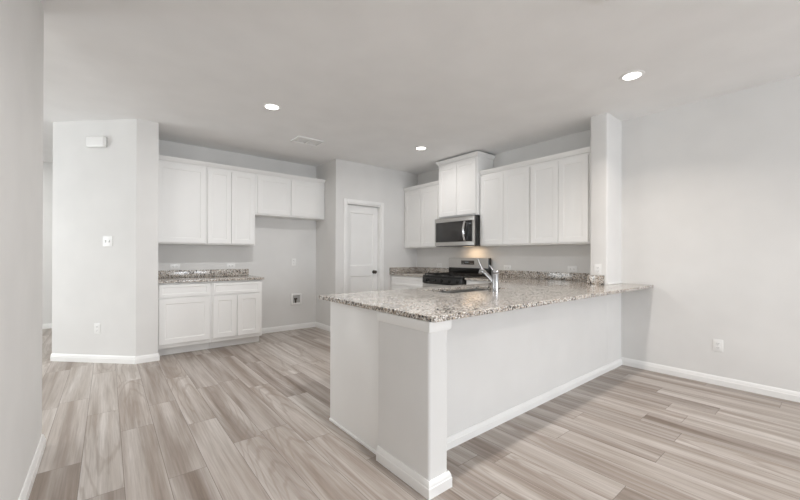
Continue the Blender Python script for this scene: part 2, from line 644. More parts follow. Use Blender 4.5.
# cap moulding under the worktop, round the end post
b = B()
CAP = [(0.0, 0.828), (0.007, 0.828), (0.011, 0.838), (0.013, 0.868), (0.013, 0.8825), (0.0, 0.8825)]
profile_run(b, [(WX0, YS), (WX0, WY0), (WX1, WY0), (WX1, YB)], CAP, -1)
struct('trim_1', b, M_TRIM, 'white cap trim round the top of the end post')
# small white strip where the worktop meets the right wall and stub wall
b = B()
box(b, XS + 0.005, XR - 0.001, YB - 0.012, YB, 0.9145, 0.932, 0.003)
struct('trim_2', b, M_TRIM, 'white caulk strip behind the worktop')

# ------------------------------------------------------------------ pantry door
b = B()
CW = 0.060
box(b, DX0 - CW, DX0, YP - 0.016, YP, 0, DZ + CW, 0.004)
box(b, DX1, DX1 + CW, YP - 0.016, YP, 0, DZ + CW, 0.004)
box(b, DX0 + 0.001, DX1 - 0.001, YP - 0.016, YP, DZ, DZ + CW, 0.004)
box(b, DX0, DX0 + 0.016, YP, YP + T, 0, DZ)
box(b, DX1 - 0.016, DX1, YP, YP + T, 0, DZ)
box(b, DX0 + 0.016, DX1 - 0.016, YP, YP + T, DZ - 0.016, DZ)
struct('trim_3', b, M_TRIM, 'white casing round the pantry door')


def panel_door_face(bm, a0, a1, z0, z1, front, back, panels, bevel_w, depth, amap):
    """slab with recessed panels. amap(a, out, z) -> world; out=front is the outer plane"""
    As = sorted({a0, a1, *[p[0] for p in panels], *[p[1] for p in panels]})
    Zs = sorted({z0, z1, *[p[2] for p in panels], *[p[3] for p in panels]})
    vg = {}
    def v(a, o, z):
        k = (round(a, 5), round(o, 5), round(z, 5))
        if k not in vg:
            vg[k] = bm.verts.new(amap(a, o, z))
        return vg[k]
    for i in range(len(As) - 1):
        for j in range(len(Zs) - 1):
            A0, A1, Z0, Z1 = As[i], As[i + 1], Zs[j], Zs[j + 1]
            hole = any(p[0] - 1e-6 <= A0 and A1 <= p[1] + 1e-6 and p[2] - 1e-6 <= Z0 and Z1 <= p[3] + 1e-6 for p in panels)
            if not hole:
                bm.faces.new((v(A0, front, Z0), v(A1, front, Z0), v(A1, front, Z1), v(A0, front, Z1)))
            bm.faces.new((v(A0, back, Z0), v(A0, back, Z1), v(A1, back, Z1), v(A1, back, Z0)))
    for k in range(len(As) - 1):
        for zz in (z0, z1):
            bm.faces.new((v(As[k], front, zz), v(As[k + 1], front, zz), v(As[k + 1], back, zz), v(As[k], back, zz)))
    for k in range(len(Zs) - 1):
        for aa in (a0, a1):
            bm.faces.new((v(aa, front, Zs[k]), v(aa, front, Zs[k + 1]), v(aa, back, Zs[k + 1]), v(aa, back, Zs[k])))
    for (p0, p1, q0, q1) in panels:
        o = [(p0, q0), (p1, q0), (p1, q1), (p0, q1)]
        s = bevel_w
        n = [(p0 + s, q0 + s), (p1 - s, q0 + s), (p1 - s, q1 - s), (p0 + s, q1 - s)]
        # outline vertices may be split by the grid: build the slope from grid vertices
        def edgeverts(A, Bp):
            if abs(A[1] - Bp[1]) < 1e-9:
                xs = [x for x in As if min(A[0], Bp[0]) - 1e-6 <= x <= max(A[0], Bp[0]) + 1e-6]
                if A[0] > Bp[0]:
                    xs = xs[::-1]
                return [(x, A[1]) for x in xs]
            ys = [y for y in Zs if min(A[1], Bp[1]) - 1e-6 <= y <= max(A[1], Bp[1]) + 1e-6]
            if A[1] > Bp[1]:
                ys = ys[::-1]
            return [(A[0], y) for y in ys]
        nn = [v(x, front - depth, y) for x, y in n]
        for k in range(4):
            ev = [v(x, front, y) for x, y in edgeverts(o[k], o[(k + 1) % 4])]
            bm.faces.new(ev + [nn[(k + 1) % 4], nn[k]])
        bm.faces.new(nn)


def amap_y(plane):      # faces -Y, runs along X; out is towards -Y from plane
    return lambda a, o, z: (a, plane - o, z)


def amap_x(plane):      # faces -X, runs along Y
    return lambda a, o, z: (plane - o, a, z)


b = B()
lx0, lx1 = DX0 + 0.019, DX1 - 0.019
panel_door_face(b, lx0, lx1, 0.010, 2.050, 0.0, -0.035, [(lx0 + 0.085, lx1 - 0.085, 1.05, 1.93), (lx0 + 0.085, lx1 - 0.085, 0.22, 0.88)], 0.016, 0.013, amap_y(YP + 0.070))
d1 = struct('door_1', b, M_TRIM, 'white two panel pantry door with a dark knob')
b = B()
kc = (3.552, YP + 0.070, 0.94)
lathe(b, kc, (0, -1, 0), [(0.0, 0), (0.030, 0.0), (0.031, 0.006), (0.014, 0.009), (0.011, 0.030), (0.020, 0.038), (0.029, 0.050), (0.028, 0.062), (0.018, 0.070), (0, 0.072)])
k = link('door_knob', b, M_BRONZE, d1)
k['label'] = 'dark bronze round knob'

# ------------------------------------------------------------------ cabinets
FRAME = 0.062


def shaker(name, parent, amap, a0, a1, z0, z1, front=0.020, frame=FRAME):
    b = B()
    panel_door_face(b, a0, a1, z0, z1, front, 0.0005, [(a0 + frame, a1 - frame, z0 + frame, z1 - frame)], 0.004, 0.0055, amap)
    o = link(name, b, M_CAB, parent)
    md = o.modifiers.new('soft_edges', 'BEVEL')
    md.width = 0.0022
    md.segments = 2
    md.limit_method = 'ANGLE'
    md.angle_limit = 0.9
    return o


def carcass(parent, amap, a0, a1, z0, z1, depth, name='carcass'):
    """closed box behind the face plane (out=0) with a face frame line"""
    b = B()
    p, q = amap(a0, 0.0, z0), amap(a1, -depth, z1)
    box(b, p[0], q[0], p[1], q[1], p[2], q[2], 0.0015)
    return link(name, b, M_CAB, parent)


CROWN = [(0.0, 0.0), (0.010, 0.0), (0.014, 0.010), (0.030, 0.034), (0.034, 0.040), (0.034, 0.052), (0.0, 0.052)]


def crown_prof(z, s=1.0):
    return [(o * s, z + h * s) for o, h in CROWN]


# left wall uppers (faces -Y)
LY = YK - 0.31            # face plane
mL = amap_y(LY)
g = 'white wall cabinets on the kitchen back wall'
t = thing('wall_cabinet', (0.76, LY, 1.36), 'white single door wall cabinet at the left end of the back wall', 'cabinet', g)
carcass(t, mL, 0.458, 1.0275, 1.36, 2.408, 0.306)
shaker('door', t, mL, 0.473, 1.018, 1.378, 2.376)
t = thing('wall_cabinet', (1.36, LY, 1.36), 'tall white wall cabinet with two narrow doors, left of the fridge space', 'cabinet', g)
carcass(t, mL, 1.0285, 1.664, 1.36, 2.408, 0.306)
shaker('door', t, mL, 1.042, 1.334, 1.378, 2.376, frame=0.058)
shaker('door', t, mL, 1.340, 1.646, 1.378, 2.376, frame=0.058)
t = thing('wall_cabinet', (2.21, LY, 1.81), 'short white wall cabinet with two doors above the empty fridge space', 'cabinet', g)
carcass(t, mL, 1.665, 2.772, 1.812, 2.408, 0.306)
shaker('door', t, mL, 1.695, 2.180, 1.832, 2.376)
shaker('door', t, mL, 2.200, 2.690, 1.832, 2.376)
b = B()
profile_run(b, [(0.458, LY), (2.772, LY)], crown_prof(2.409), -1)
box(b, 0.458, 2.772, LY, YK - 0.002, 2.409, 2.415)
tag(link('crown_moulding', b, M_CAB), 'long white crown moulding on top of the back wall cabinets', 'moulding')

# right wall uppers (faces -X)
RX = XR - 0.31
mR = amap_x(RX)
g = 'white wall cabinets on the range wall'
t = thing('wall_cabinet', (RX, 4.54, 1.36), 'white two door wall cabinet between pantry wall and microwave', 'cabinet', g)
carcass(t, mR, 4.090, YP - 0.002, 1.36, 2.385, 0.306)
shaker('door', t, mR, 4.150, 4.560, 1.378, 2.352)
shaker('door', t, mR, 4.566, 4.975, 1.378, 2.352)
t = thing('wall_cabinet', (RX, 2.90, 1.36), 'white two door wall cabinet directly right of the microwave', 'cabinet', g)
carcass(t, mR, 2.5045, 3.298, 1.36, 2.385, 0.306)
shaker('door', t, mR, 2.518, 2.898, 1.378, 2.352)
shaker('door', t, mR, 2.904, 3.292, 1.378, 2.352)
t = thing('wall_cabinet', (RX, 2.12, 1.36), 'white two door wall cabinet nearest the stub wall', 'cabinet', g)
carcass(t, mR, YS + 0.003, 2.5035, 1.36, 2.385, 0.306)
shaker('door', t, mR, 1.790, 2.130, 1.378, 2.352)
shaker('door', t, mR, 2.136, 2.490, 1.378, 2.352)
MX = 4.118
mM = amap_x(MX)
t = thing('wall_cabinet', (MX, 3.69, 1.81), 'raised white two door cabinet above the microwave, nearly touching the ceiling', 'cabinet', g)
carcass(t, mM, 3.300, 4.080, 1.812, 2.662, XR - 0.003 - MX)
shaker('door', t, mM, 3.320, 3.684, 1.832, 2.624)
shaker('door', t, mM, 3.690, 4.060, 1.832, 2.624)
b = B()
profile_run(b, [(XR - 0.003, 3.300), (MX, 3.300), (MX, 4.080), (XR - 0.003, 4.080)], crown_prof(2.663), 1)
# the sweep runs round the outside of the box
link('crown', b, M_CAB, t)
b = B()
profile_run(b, [(RX, 4.090), (RX, YP - 0.002)], crown_prof(2.386), 1)
box(b, RX, XR - 0.002, 4.090, YP - 0.002, 2.386, 2.392)
tag(link('crown_moulding', b, M_CAB), 'short white crown moulding on the cabinet beside the pantry wall', 'moulding')
b = B()
profile_run(b, [(RX, YS + 0.003), (RX, 3.298)], crown_prof(2.386), 1)
box(b, RX, XR - 0.002, YS + 0.003, 3.298, 2.386, 2.392)
tag(link('crown_moulding', b, M_CAB), 'white crown moulding on the cabinets between microwave and stub wall', 'moulding')

# left base cabinets
BY = 5.088
mB = amap_y(BY)
g = 'white base cabinets on the back wall'


def base_cab(t, amap, a0, a1, doors, drawers, depth, toe=0.105):
    carcass(t, amap, a0, a1, 0.105, 0.883, depth)
    p, q = amap(a0 + 0.001, -toe, 0.0), amap(a1 - 0.001, -depth, 0.1045)
    b = B(); box(b, p[0], q[0], p[1], q[1], p[2], q[2]); link('toe_kick', b, M_CAB, t)
    for d0, d1 in drawers:
        shaker('drawer_front', t, amap, d0, d1, 0.712, 0.864, frame=0.036)
    for d0, d1 in doors:
        shaker('door', t, amap, d0, d1, 0.150, 0.692)


t = thing('base_cabinet', (0.755, BY, 0), 'white base cabinet with one wide door and drawer, beside the angled wall', 'cabinet', g)
base_cab(t, mB, 0.458, 1.0325, [(0.473, 1.014)], [(0.473, 1.014)], 0.597)
t = thing('base_cabinet', (1.355, BY, 0), 'white base cabinet with two doors under one drawer, beside the fridge space', 'cabinet', g)
base_cab(t, mB, 1.0335, 1.670, [(1.050, 1.334), (1.344, 1.640)], [(1.050, 1.640)], 0.597)

t = thing('countertop', (1.07, 5.36, 0.884), 'short speckled granite worktop on the back wall base cabinets', 'countertop')
bx('slab', M_GRANITE, t, 0.458, 1.688, 5.045, YK - 0.001, 0.884, 0.914, bev=0.003)
bx('backsplash', M_GRANITE, t, 0.458, 1.662, YK - 0.021, YK - 0.001, 0.9145, 1.012, bev=0.002)

# ------------------------------------------------------------------ peninsula and range wall base run
EX0 = 1.292
CYK = 2.362
t = thing('base_cabinet', (2.35, 2.05, 0), 'white peninsula cabinet with a plain end panel beside the end post', 'cabinet')
b = B(); box(b, EX0, 3.855, YS + 0.002, CYK, 0.105, 0.70); box(b, EX0, 3.855, CYK - 0.02, CYK, 0.70, 0.883); box(b, EX0, 2.05, YS + 0.002, CYK - 0.02, 0.70, 0.883); box(b, 3.0, 3.855, YS + 0.002, CYK - 0.02, 0.70, 0.883)
link('carcass', b, M_CAB, t)
bx('toe_kick', M_CAB, t, EX0 + 0.02, 3.855, YS + 0.002, CYK - 0.07, 0, 0.1045)
bx('end_panel', M_CAB, t, EX0 - 0.012, EX0 - 0.0005, YS + 0.0005, CYK + 0.022, 0, 0.883, bev=0.002)
mI = lambda a, o, z: (a, CYK + o, z)
for q0, q1 in ((1.33, 1.92), (1.93, 2.50), (2.51, 3.10), (3.11, 3.80)):
    shaker('door', t, mI, q0, q1, 0.150, 0.692)
    shaker('drawer_front', t, mI, q0, q1, 0.712, 0.864, frame=0.036)
b = B(); profile_run(b, [(EX0 - 0.0125, CYK + 0.022), (EX0 - 0.0125, YS + 0.018)], [(0, 0), (0.007, 0), (0.007, 0.014), (0, 0.018)], -1)
struct('trim_4', b, M_TRIM, 'thin white shoe trim along the peninsula end panel')

FX = 3.880
mF = amap_x(FX)
g = 'white base cabinets on the range wall'
t = thing('base_cabinet', (FX, 4.53, 0), 'white base cabinet in the corner between pantry wall and range', 'cabinet', g)
base_cab(t, mF, 4.128, YP - 0.002, [(4.15, 4.55), (4.56, 4.98)], [(4.15, 4.98)], XR - 0.003 - FX)
t = thing('base_cabinet', (FX, 2.9, 0), 'white base cabinet on the right side of the range', 'cabinet', g)
base_cab(t, mF, 2.40, 3.298, [(2.55, 2.90), (2.91, 3.26)], [(2.55, 3.26)], XR - 0.003 - FX)

# peninsula worktop with the sink cut out (grid of quads)
CX0, CY0, CY1 = 1.241, 1.259, 2.500
SX0, SX1, SY0, SY1 = 2.13, 2.90, 1.965, 2.330


def slab_grid(bm, xs, ys, inside, z0, z1):
    vg = {}
    def v(x, y, z):
        k = (round(x, 5), round(y, 5), z)
        if k not in vg:
            vg[k] = bm.verts.new((x, y, z))
        return vg[k]
    nx, ny = len(xs) - 1, len(ys) - 1
    cell = [[inside((xs[i] + xs[i + 1]) / 2, (ys[j] + ys[j + 1]) / 2) for j in range(ny)] for i in range(nx)]
    def has(i, j):
        return 0 <= i < nx and 0 <= j < ny and cell[i][j]
    for i in range(nx):
        for j in range(ny):
            if not cell[i][j]:
                continue
            x0, x1, y0, y1 = xs[i], xs[i + 1], ys[j], ys[j + 1]
            bm.faces.new((v(x0, y0, z1), v(x1, y0, z1), v(x1, y1, z1), v(x0, y1, z1)))
            bm.faces.new((v(x0, y0, z0), v(x0, y1, z0), v(x1, y1, z0), v(x1, y0, z0)))
            if not has(i - 1, j): bm.faces.new((v(x0, y0, z0), v(x0, y0, z1), v(x0, y1, z1), v(x0, y1, z0)))
            if not has(i + 1, j): bm.faces.new((v(x1, y0, z0), v(x1, y1, z0), v(x1, y1, z1), v(x1, y0, z1)))
            if not has(i, j - 1): bm.faces.new((v(x0, y0, z0), v(x1, y0, z0), v(x1, y0, z1), v(x0, y0, z1)))
            if not has(i, j + 1): bm.faces.new((v(x0, y1, z0), v(x0, y1, z1), v(x1, y1, z1), v(x1, y1, z0)))


def in_top(x, y):
    if SX0 < x < SX1 and SY0 < y < SY1:
        return False
    if x > XS - 0.001 and YB - 0.001 < y < YS + 0.001:
        return False
    if CY0 < y < CY1:
        return x < XR
    return 3.842 < x < XR and y < 3.300


E_ = 0.001
xs = [CX0, SX0, SX1, 3.842, XS - E_, XR - E_]
ys = [CY0, YB - E_, YS + E_, SY0, SY1, CY1, 3.300]
t = thing('countertop', (2.8, 1.9, 0.884), 'large L shaped speckled granite worktop on the peninsula, with sink cut out', 'countertop')
b = B()
slab_grid(b, xs, ys, in_top, 0.884, 0.914)
o = link('slab', b, M_GRANITE, t, smooth=False)
md = o.modifiers.new('eased_edge', 'BEVEL'); md.width = 0.004; md.segments = 2; md.limit_method = 'ANGLE'; md.angle_limit = 0.9
bx('backsplash', M_GRANITE, t, XR - 0.021, XR - E_, YS + 0.022, 3.300, 0.9145, 1.012, bev=0.002)
bx('backsplash', M_GRANITE, t, XS - 0.021, XS - E_, 1.590, YS + 0.020, 0.9145, 1.012, bev=0.002)
bx('backsplash', M_GRANITE, t, XS, XR - E_, YS + E_, YS + 0.020, 0.9145, 1.012, bev=0.002)

t = thing('countertop', (4.15, 4.54, 0.884), 'small granite worktop in the far corner left of the range', 'countertop')
bx('slab', M_GRANITE, t, 3.842, XR - E_, 4.127, YP - E_, 0.884, 0.914, bev=0.003)
bx('backsplash', M_GRANITE, t, XR - 0.021, XR - E_, 4.127, YP - 0.022, 0.9145, 1.012, bev=0.002)
bx('backsplash', M_GRANITE, t, 3.842, XR - E_, YP - 0.021, YP - E_, 0.9145, 1.012, bev=0.002)

# sink: undermount double bowl
t = thing('kitchen_sink', ((SX0 + SX1) / 2, (SY0 + SY1) / 2, 0.72), 'stainless undermount double bowl sink set in the peninsula worktop', 'sink')


def bowl(x0, x1, y0, y1):
    b = B()
    zt, zb = 0.883, 0.715
    r = 0.03
    def ring(x0, x1, y0, y1, z, rr):
        pts = []
        for cx, cy, a0 in ((x1 - rr, y1 - rr, 0), (x0 + rr, y1 - rr, 90), (x0 + rr, y0 + rr, 180), (x1 - rr, y0 + rr, 270)):
            for k in range(6):
                a = math.radians(a0 + k * 18)
                pts.append(b.verts.new((cx + rr * math.cos(a), cy + rr * math.sin(a), z)))
        return pts
    R = [ring(x0 - .012, x1 + .012, y0 - .012, y1 + .012, zt, r), ring(x0, x1, y0, y1, zt, r), ring(x0 + .004, x1 - .004, y0 + .004, y1 - .004, zb + .02, r),
         ring(x0 + .022, x1 - .022, y0 + .022, y1 - .022, zb, r), ring(x0 + .024, x1 - .024, y0 + .024, y1 - .024, zb - .002, r), ring(x0 - .002, x1 + .002, y0 - .002, y1 + .002, zb + .018, r), ring(x0 - .002, x1 + .002, y0 - .002, y1 + .002, zt - .002, r), ring(x0 - .012, x1 + .012, y0 - .012, y1 + .012, zt - .002, r)]
    n = 24
    for q in (0, 1, 2, 5, 6, 4):
        A = R[q]; Bq = R[q + 1]
        for k in range(n):
            b.faces.new((A[k], A[(k + 1) % n], Bq[(k + 1) % n], Bq[k]))
    for k in range(n):
        b.faces.new((R[7][k], R[7][(k + 1) % n], R[0][(k + 1) % n], R[0][k]))
    b.faces.new(R[3]); b.faces.new(R[4][::-1])
    return b


xm = (SX0 + SX1) / 2
link('bowl', bowl(SX0 + 0.004, xm - 0.014, SY0 + 0.004, SY1 - 0.004), M_SINK, t)
link('bowl', bowl(xm + 0.014, SX1 - 0.004, SY0 + 0.004, SY1 - 0.004), M_SINK, t)
for xx in ((SX0 + xm) / 2, (SX1 + xm) / 2):
    b = B(); lathe(b, (xx, (SY0 + SY1) / 2, 0.7155), (0, 0, 1), [(0, 0.001), (0.030, 0.001), (0.034, 0.004), (0.044, 0.003), (0.045, 0.0), (0, 0)])
    link('drain', b, M_CHROME, t)

# faucet
fx_, fy_ = 2.530, 1.834
t = thing('faucet', (fx_, fy_, 0.914), 'chrome single lever kitchen faucet standing behind the sink', 'faucet')
b = B(); lathe(b, (fx_, fy_, 0.9145), (0, 0, 1), [(0, 0), (0.031, 0), (0.031, 0.006), (0.026, 0.010), (0.0255, 0.148), (0.0245, 0.150), (0, 0.150)])
link('body', b, M_NICKEL, t)
b = B(); lathe(b, (fx_, fy_, 1.066), (0, 0, 1), [(0, 0), (0.0245, 0), (0.0255, 0.002), (0.0255, 0.022), (0.020, 0.028), (0, 0.029)])
cap = link('cap', b, M_NICKEL, t)
b = B(); tube(b, [(fx_, fy_ + 0.010, 1.078), (fx_, fy_ + 0.035, 1.108), (fx_, fy_ + 0.062, 1.135)], [0.0075, 0.0065, 0.005])
link('lever', b, M_NICKEL, cap)
b = B(); tube(b, [(fx_, fy_ + 0.012, 0.985), (fx_, fy_ + 0.045, 1.018), (fx_, fy_ + 0.085, 1.052), (fx_, fy_ + 0.110, 1.070)], [0.018, 0.0175, 0.016, 0.0155])
sp = link('spout', b, M_NICKEL, t)
b = B(); tube(b, [(fx_, fy_ + 0.105, 1.067), (fx_, fy_ + 0.120, 1.078), (fx_, fy_ + 0.150, 1.084), (fx_, fy_ + 0.162, 1.062)], [0.017, 0.020, 0.020, 0.015])
hd = link('spray_head', b, M_NICKEL, t)
b = B(); tube(b, [(fx_, fy_ + 0.130, 1.095), (fx_, fy_ + 0.165, 1.150), (fx_, fy_ + 0.186, 1.190)], [0.006, 0.0048, 0.004])
link('spray_lever', b, M_NICKEL, hd)

# ------------------------------------------------------------------ gas range
RY0, RY1 = 3.310, 4.120
RF = 3.806
t = thing('gas_range', (4.15, 3.69, 0), 'stainless gas range with black cast iron grates, under the microwave', 'range')
bx('body', M_BLACK, t, RF + 0.03, XR - 0.006, RY0 + 0.004, RY1 - 0.004, 0.02, 0.900, bev=0.003)
bx('cooktop', M_BLACK, t, RF + 0.012, 4.421, RY0, RY1, 0.9005, 0.926, bev=0.006)
bx('control_panel', M_BLACK, t, RF, RF + 0.0295, RY0 + 0.002, RY1 - 0.002, 0.800, 0.900, bev=0.006)
for k in range(5):
    yy = RY0 + 0.10 + k * (RY1 - RY0 - 0.20) / 4
    b = B(); lathe(b, (RF + 0.001, yy, 0.850), (-1, 0, 0), [(0, 0), (0.027, 0), (0.027, 0.008), (0.021, 0.012), (0.019, 0.028), (0, 0.030)])
    link('knob', b, M_BLACK, t)
dr = bx('oven_door', M_STEEL, t, RF + 0.002, RF + 0.0295, RY0 + 0.004, RY1 - 0.004, 0.20, 0.793, bev=0.005)
bx('oven_window', M_GLASS_DARK, dr, RF - 0.001, RF + 0.0015, RY0 + 0.10, RY1 - 0.10, 0.36, 0.66, bev=0.001)
b = B(); tube(b, [(RF + 0.002, RY0 + 0.06, 0.750), (RF - 0.028, RY0 + 0.06, 0.750), (RF - 0.032, RY0 + 0.08, 0.750), (RF - 0.032, RY1 - 0.08, 0.750), (RF - 0.028, RY1 - 0.06, 0.750), (RF + 0.002, RY1 - 0.06, 0.750)], 0.009)
link('oven_handle', b, M_STEEL, dr)
bx('storage_drawer', M_STEEL, t, RF + 0.002, RF + 0.0295, RY0 + 0.004, RY1 - 0.004, 0.06, 0.19, bev=0.005)
for gi in range(3):
    g0 = RY0 + 0.015 + gi * 0.262
    g1 = g0 + 0.250
    b = B()
    zz, hh, w = 0.948, 0.012, 0.012
    for yy in (g0, (g0 + g1) / 2 - w / 2, g1 - w):
        box(b, RF + 0.035, 4.41, yy, yy + w, zz - hh, zz)
    for xx in (RF + 0.035, RF + 0.17, RF + 0.31, RF + 0.44, 4.398):
        box(b, xx, xx + w, g0, g1, zz - hh, zz)
    for xx in (RF + 0.035, 4.398):
        for yy in (g0, g1 - w):
            box(b, xx, xx + w, yy, yy + w, 0.9262, zz - hh)
    link('grate', b, M_IRON, t)
for bxx in (RF + 0.17, RF + 0.44):
    for byy in (RY0 + 0.14, RY0 + 0.665):
        b = B(); lathe(b, (bxx + 0.006, byy, 0.9262), (0, 0, 1), [(0, 0), (0.048, 0), (0.045, 0.008), (0.036, 0.010), (0.034, 0.007 + 0.002), (0, 0.009)])
        link('burner', b, M_IRON, t)
bx('backguard', M_BLACK, t, 4.428, XR - 0.023, RY0 + 0.010, RY1 + 0.022, 0.9262, 1.186, bev=0.004)
bp_ = B()
prism(bp_, [(4.4275, RY0 + 0.030), (4.4275, RY1 + 0.022), (4.420, RY1 + 0.018), (4.420, RY0 + 0.034)], 1.030, 1.183)
fp = link('backguard_panel', bp_, M_STEEL, t); fp['label'] = 'stainless fascia'
dp = bx('clock_display', M_GLASS_DARK, fp, 4.4175, 4.4195, 3.600, 3.865, 1.082, 1.146, bev=0.0008)
for k, (yy, zz) in enumerate(((3.775, 1.118), (3.760, 1.118), (3.738, 1.118), (3.723, 1.118))):
    bx('clock_digit', M_LED, dp, 4.4168, 4.4174, yy - 0.004, yy + 0.004, zz - 0.009, zz + 0.009)
for yy in (3.64, 3.67, 3.82, 3.85):
    bx('touch_button', M_SHADEGREY, dp, 4.4168, 4.4174, yy - 0.006, yy + 0.006, 1.095, 1.101)

# ------------------------------------------------------------------ microwave
t = thing('microwave', (4.27, 3.69, 1.36), 'stainless over the range microwave with dark glass door, hung under the raised cabinet', 'microwave')
VX = 4.042
VY0, VY1 = 3.300, 4.088
bx('body', M_BLACK, t, VX + 0.030, XR - 0.003, VY0 + 0.002, VY1 - 0.002, 1.362, 1.798, bev=0.003)
b = B()
# stainless surround: top and bottom rails, side stiles
box(b, VX, VX + 0.029, VY0, VY1, 1.735, 1.797, 0.003)
box(b, VX, VX + 0.029, VY0, VY1, 1.372, 1.430, 0.003)
box(b, VX, VX + 0.029, VY1 - 0.022, VY1, 1.4305, 1.7345, 0.0015)
box(b, VX, VX + 0.029, VY0, VY0 + 0.032, 1.4305, 1.7345, 0.0015)
o = link('front_surround', b, M_STEEL, t)
dg = bx('door_glass', M_GLASS_DARK, t, VX + 0.003, VX + 0.026, 3.4285, VY1 - 0.0225, 1.4305, 1.7345, bev=0.002)
cpn = bx('control_panel', M_BLACK, t, VX + 0.004, VX + 0.026, VY0 + 0.0325, 3.4275, 1.4305, 1.7345, bev=0.001)
bx('display', M_GLASS_DARK, cpn, VX + 0.0025, VX + 0.0038, 3.335, 3.415, 1.670, 1.705)
for r in range(5):
    for c in range(3):
        bx('key', M_BLACKKEY, cpn, VX + 0.0030, VX + 0.0038, 3.343 + c * 0.028, 3.351 + c * 0.028, 1.475 + r * 0.036, 1.479 + r * 0.036)
bx('display_mark', M_LED, cpn, VX + 0.0018, VX + 0.0024, 3.362, 3.392, 1.683, 1.692)
b = B()
pts = []
for k in range(9):
    f = k / 8
    pts.append((VX - 0.012 - 0.034 * math.sin(math.pi * f), 3.462, 1.452 + 0.262 * f))
pts = [(VX + 0.004, 3.462, 1.452)] + pts + [(VX + 0.004, 3.462, 1.714)]
tube(b, pts, 0.016, 12)
link('door_handle', b, M_CHROME, t)
b = B()
for k in range(9):
    box(b, 4.12 + k * 0.028, 4.132 + k * 0.028, 3.80, 4.02, 1.3595, 1.3618)
link('grease_filter', b, M_STEEL, t)
bx('lamp_lens', M_LENS_DIM, t, 4.26, 4.34, 3.55, 3.69, 1.3585, 1.3615)

# ------------------------------------------------------------------ ceiling fittings
g = 'round recessed downlights'
p0 = thing('recessed_light', (1.303, 3.683, H), 'round lit recessed downlight above the kitchen floor, the leftmost', 'ceiling light', g)
b = B(); lathe(b, (1.303, 3.683, H - 0.0005), (0, 0, -1), [(0.066, 0.0), (0.092, 0.0), (0.090, 0.004), (0.070, 0.008), (0.066, 0.006), (0.066, 0.0)], 36)
link('trim_ring', b, M_TRIM, p0)
b = B(); lathe(b, (1.303, 3.683, H - 0.0008), (0, 0, -1), [(0, 0.0), (0.0655, 0.0), (0.0655, 0.004), (0.04, 0.0055), (0, 0.006)], 36)
link('lens', b, M_LENS, p0)
for (x, y), lab in zip((LAMPS[0], LAMPS[2]), ('round lit recessed downlight nearest the range and microwave, the smallest in view', 'round lit recessed downlight in front of the stub wall, the rightmost')):
    q = copy_tree(p0); q.location = (x, y, H); q['label'] = lab


def register(cx0, cx1, cy0, cy1, label, name='ceiling_vent', split=True):
    t = thing(name, ((cx0 + cx1) / 2, (cy0 + cy1) / 2, H), label, 'vent', None)
    b = B()
    z0, z1 = H - 0.018, H - 0.0005
    w = 0.025
    box(b, cx0, cx1, cy0, cy0 + w, z0, z1, 0.003); box(b, cx0, cx1, cy1 - w, cy1, z0, z1, 0.003)
    box(b, cx0, cx0 + w, cy0 + w, cy1 - w, z0, z1, 0.003); box(b, cx1 - w, cx1, cy0 + w, cy1 - w, z0, z1, 0.003)
    xm = (cx0 + cx1) / 2
    box(b, xm - 0.012, xm + 0.012, cy0 + w, cy1 - w, z0, z1, 0.002)
    link('frame', b, M_TRIM, t)
    b = B()
    for s0, s1, tilt in ((cx0 + w, xm - 0.013, -1), (xm + 0.013, cx1 - w, 1)):
        n = int((s1 - s0) / 0.017)
        for k in range(n):
            x = s0 + 0.004 + k * 0.017
            vs = [b.verts.new(p) for p in ((x, cy0 + w, H - 0.002), (x + 0.011 * 1, cy0 + w, H - 0.010), (x + 0.011, cy1 - w, H - 0.010), (x, cy1 - w, H - 0.002),
                                           (x + 0.002, cy0 + w, H - 0.002), (x + 0.013, cy0 + w, H - 0.010), (x + 0.013, cy1 - w, H - 0.010), (x + 0.002, cy1 - w, H - 0.002))]
            for f in ((0, 1, 2, 3), (4, 7, 6, 5), (0, 4, 5, 1), (3, 2, 6, 7), (0, 3, 7, 4), (1, 5, 6, 2)):
                b.faces.new([vs[i] for i in f])
    link('louvres', b, M_TRIM, t)
    b = B(); box(b, cx0 + w, cx1 - w, cy0 + w, cy1 - w, H - 0.0015, H - 0.0005); link('duct_screen', b, M_SHADEGREY, t)
    return t


register(1.875, 2.240, 4.340, 4.600, 'white rectangular ceiling vent above the kitchen floor, near the back wall cabinets')
register(1.930, 2.290, 0.650, 0.905, 'white ceiling vent cut by the top edge of the picture')

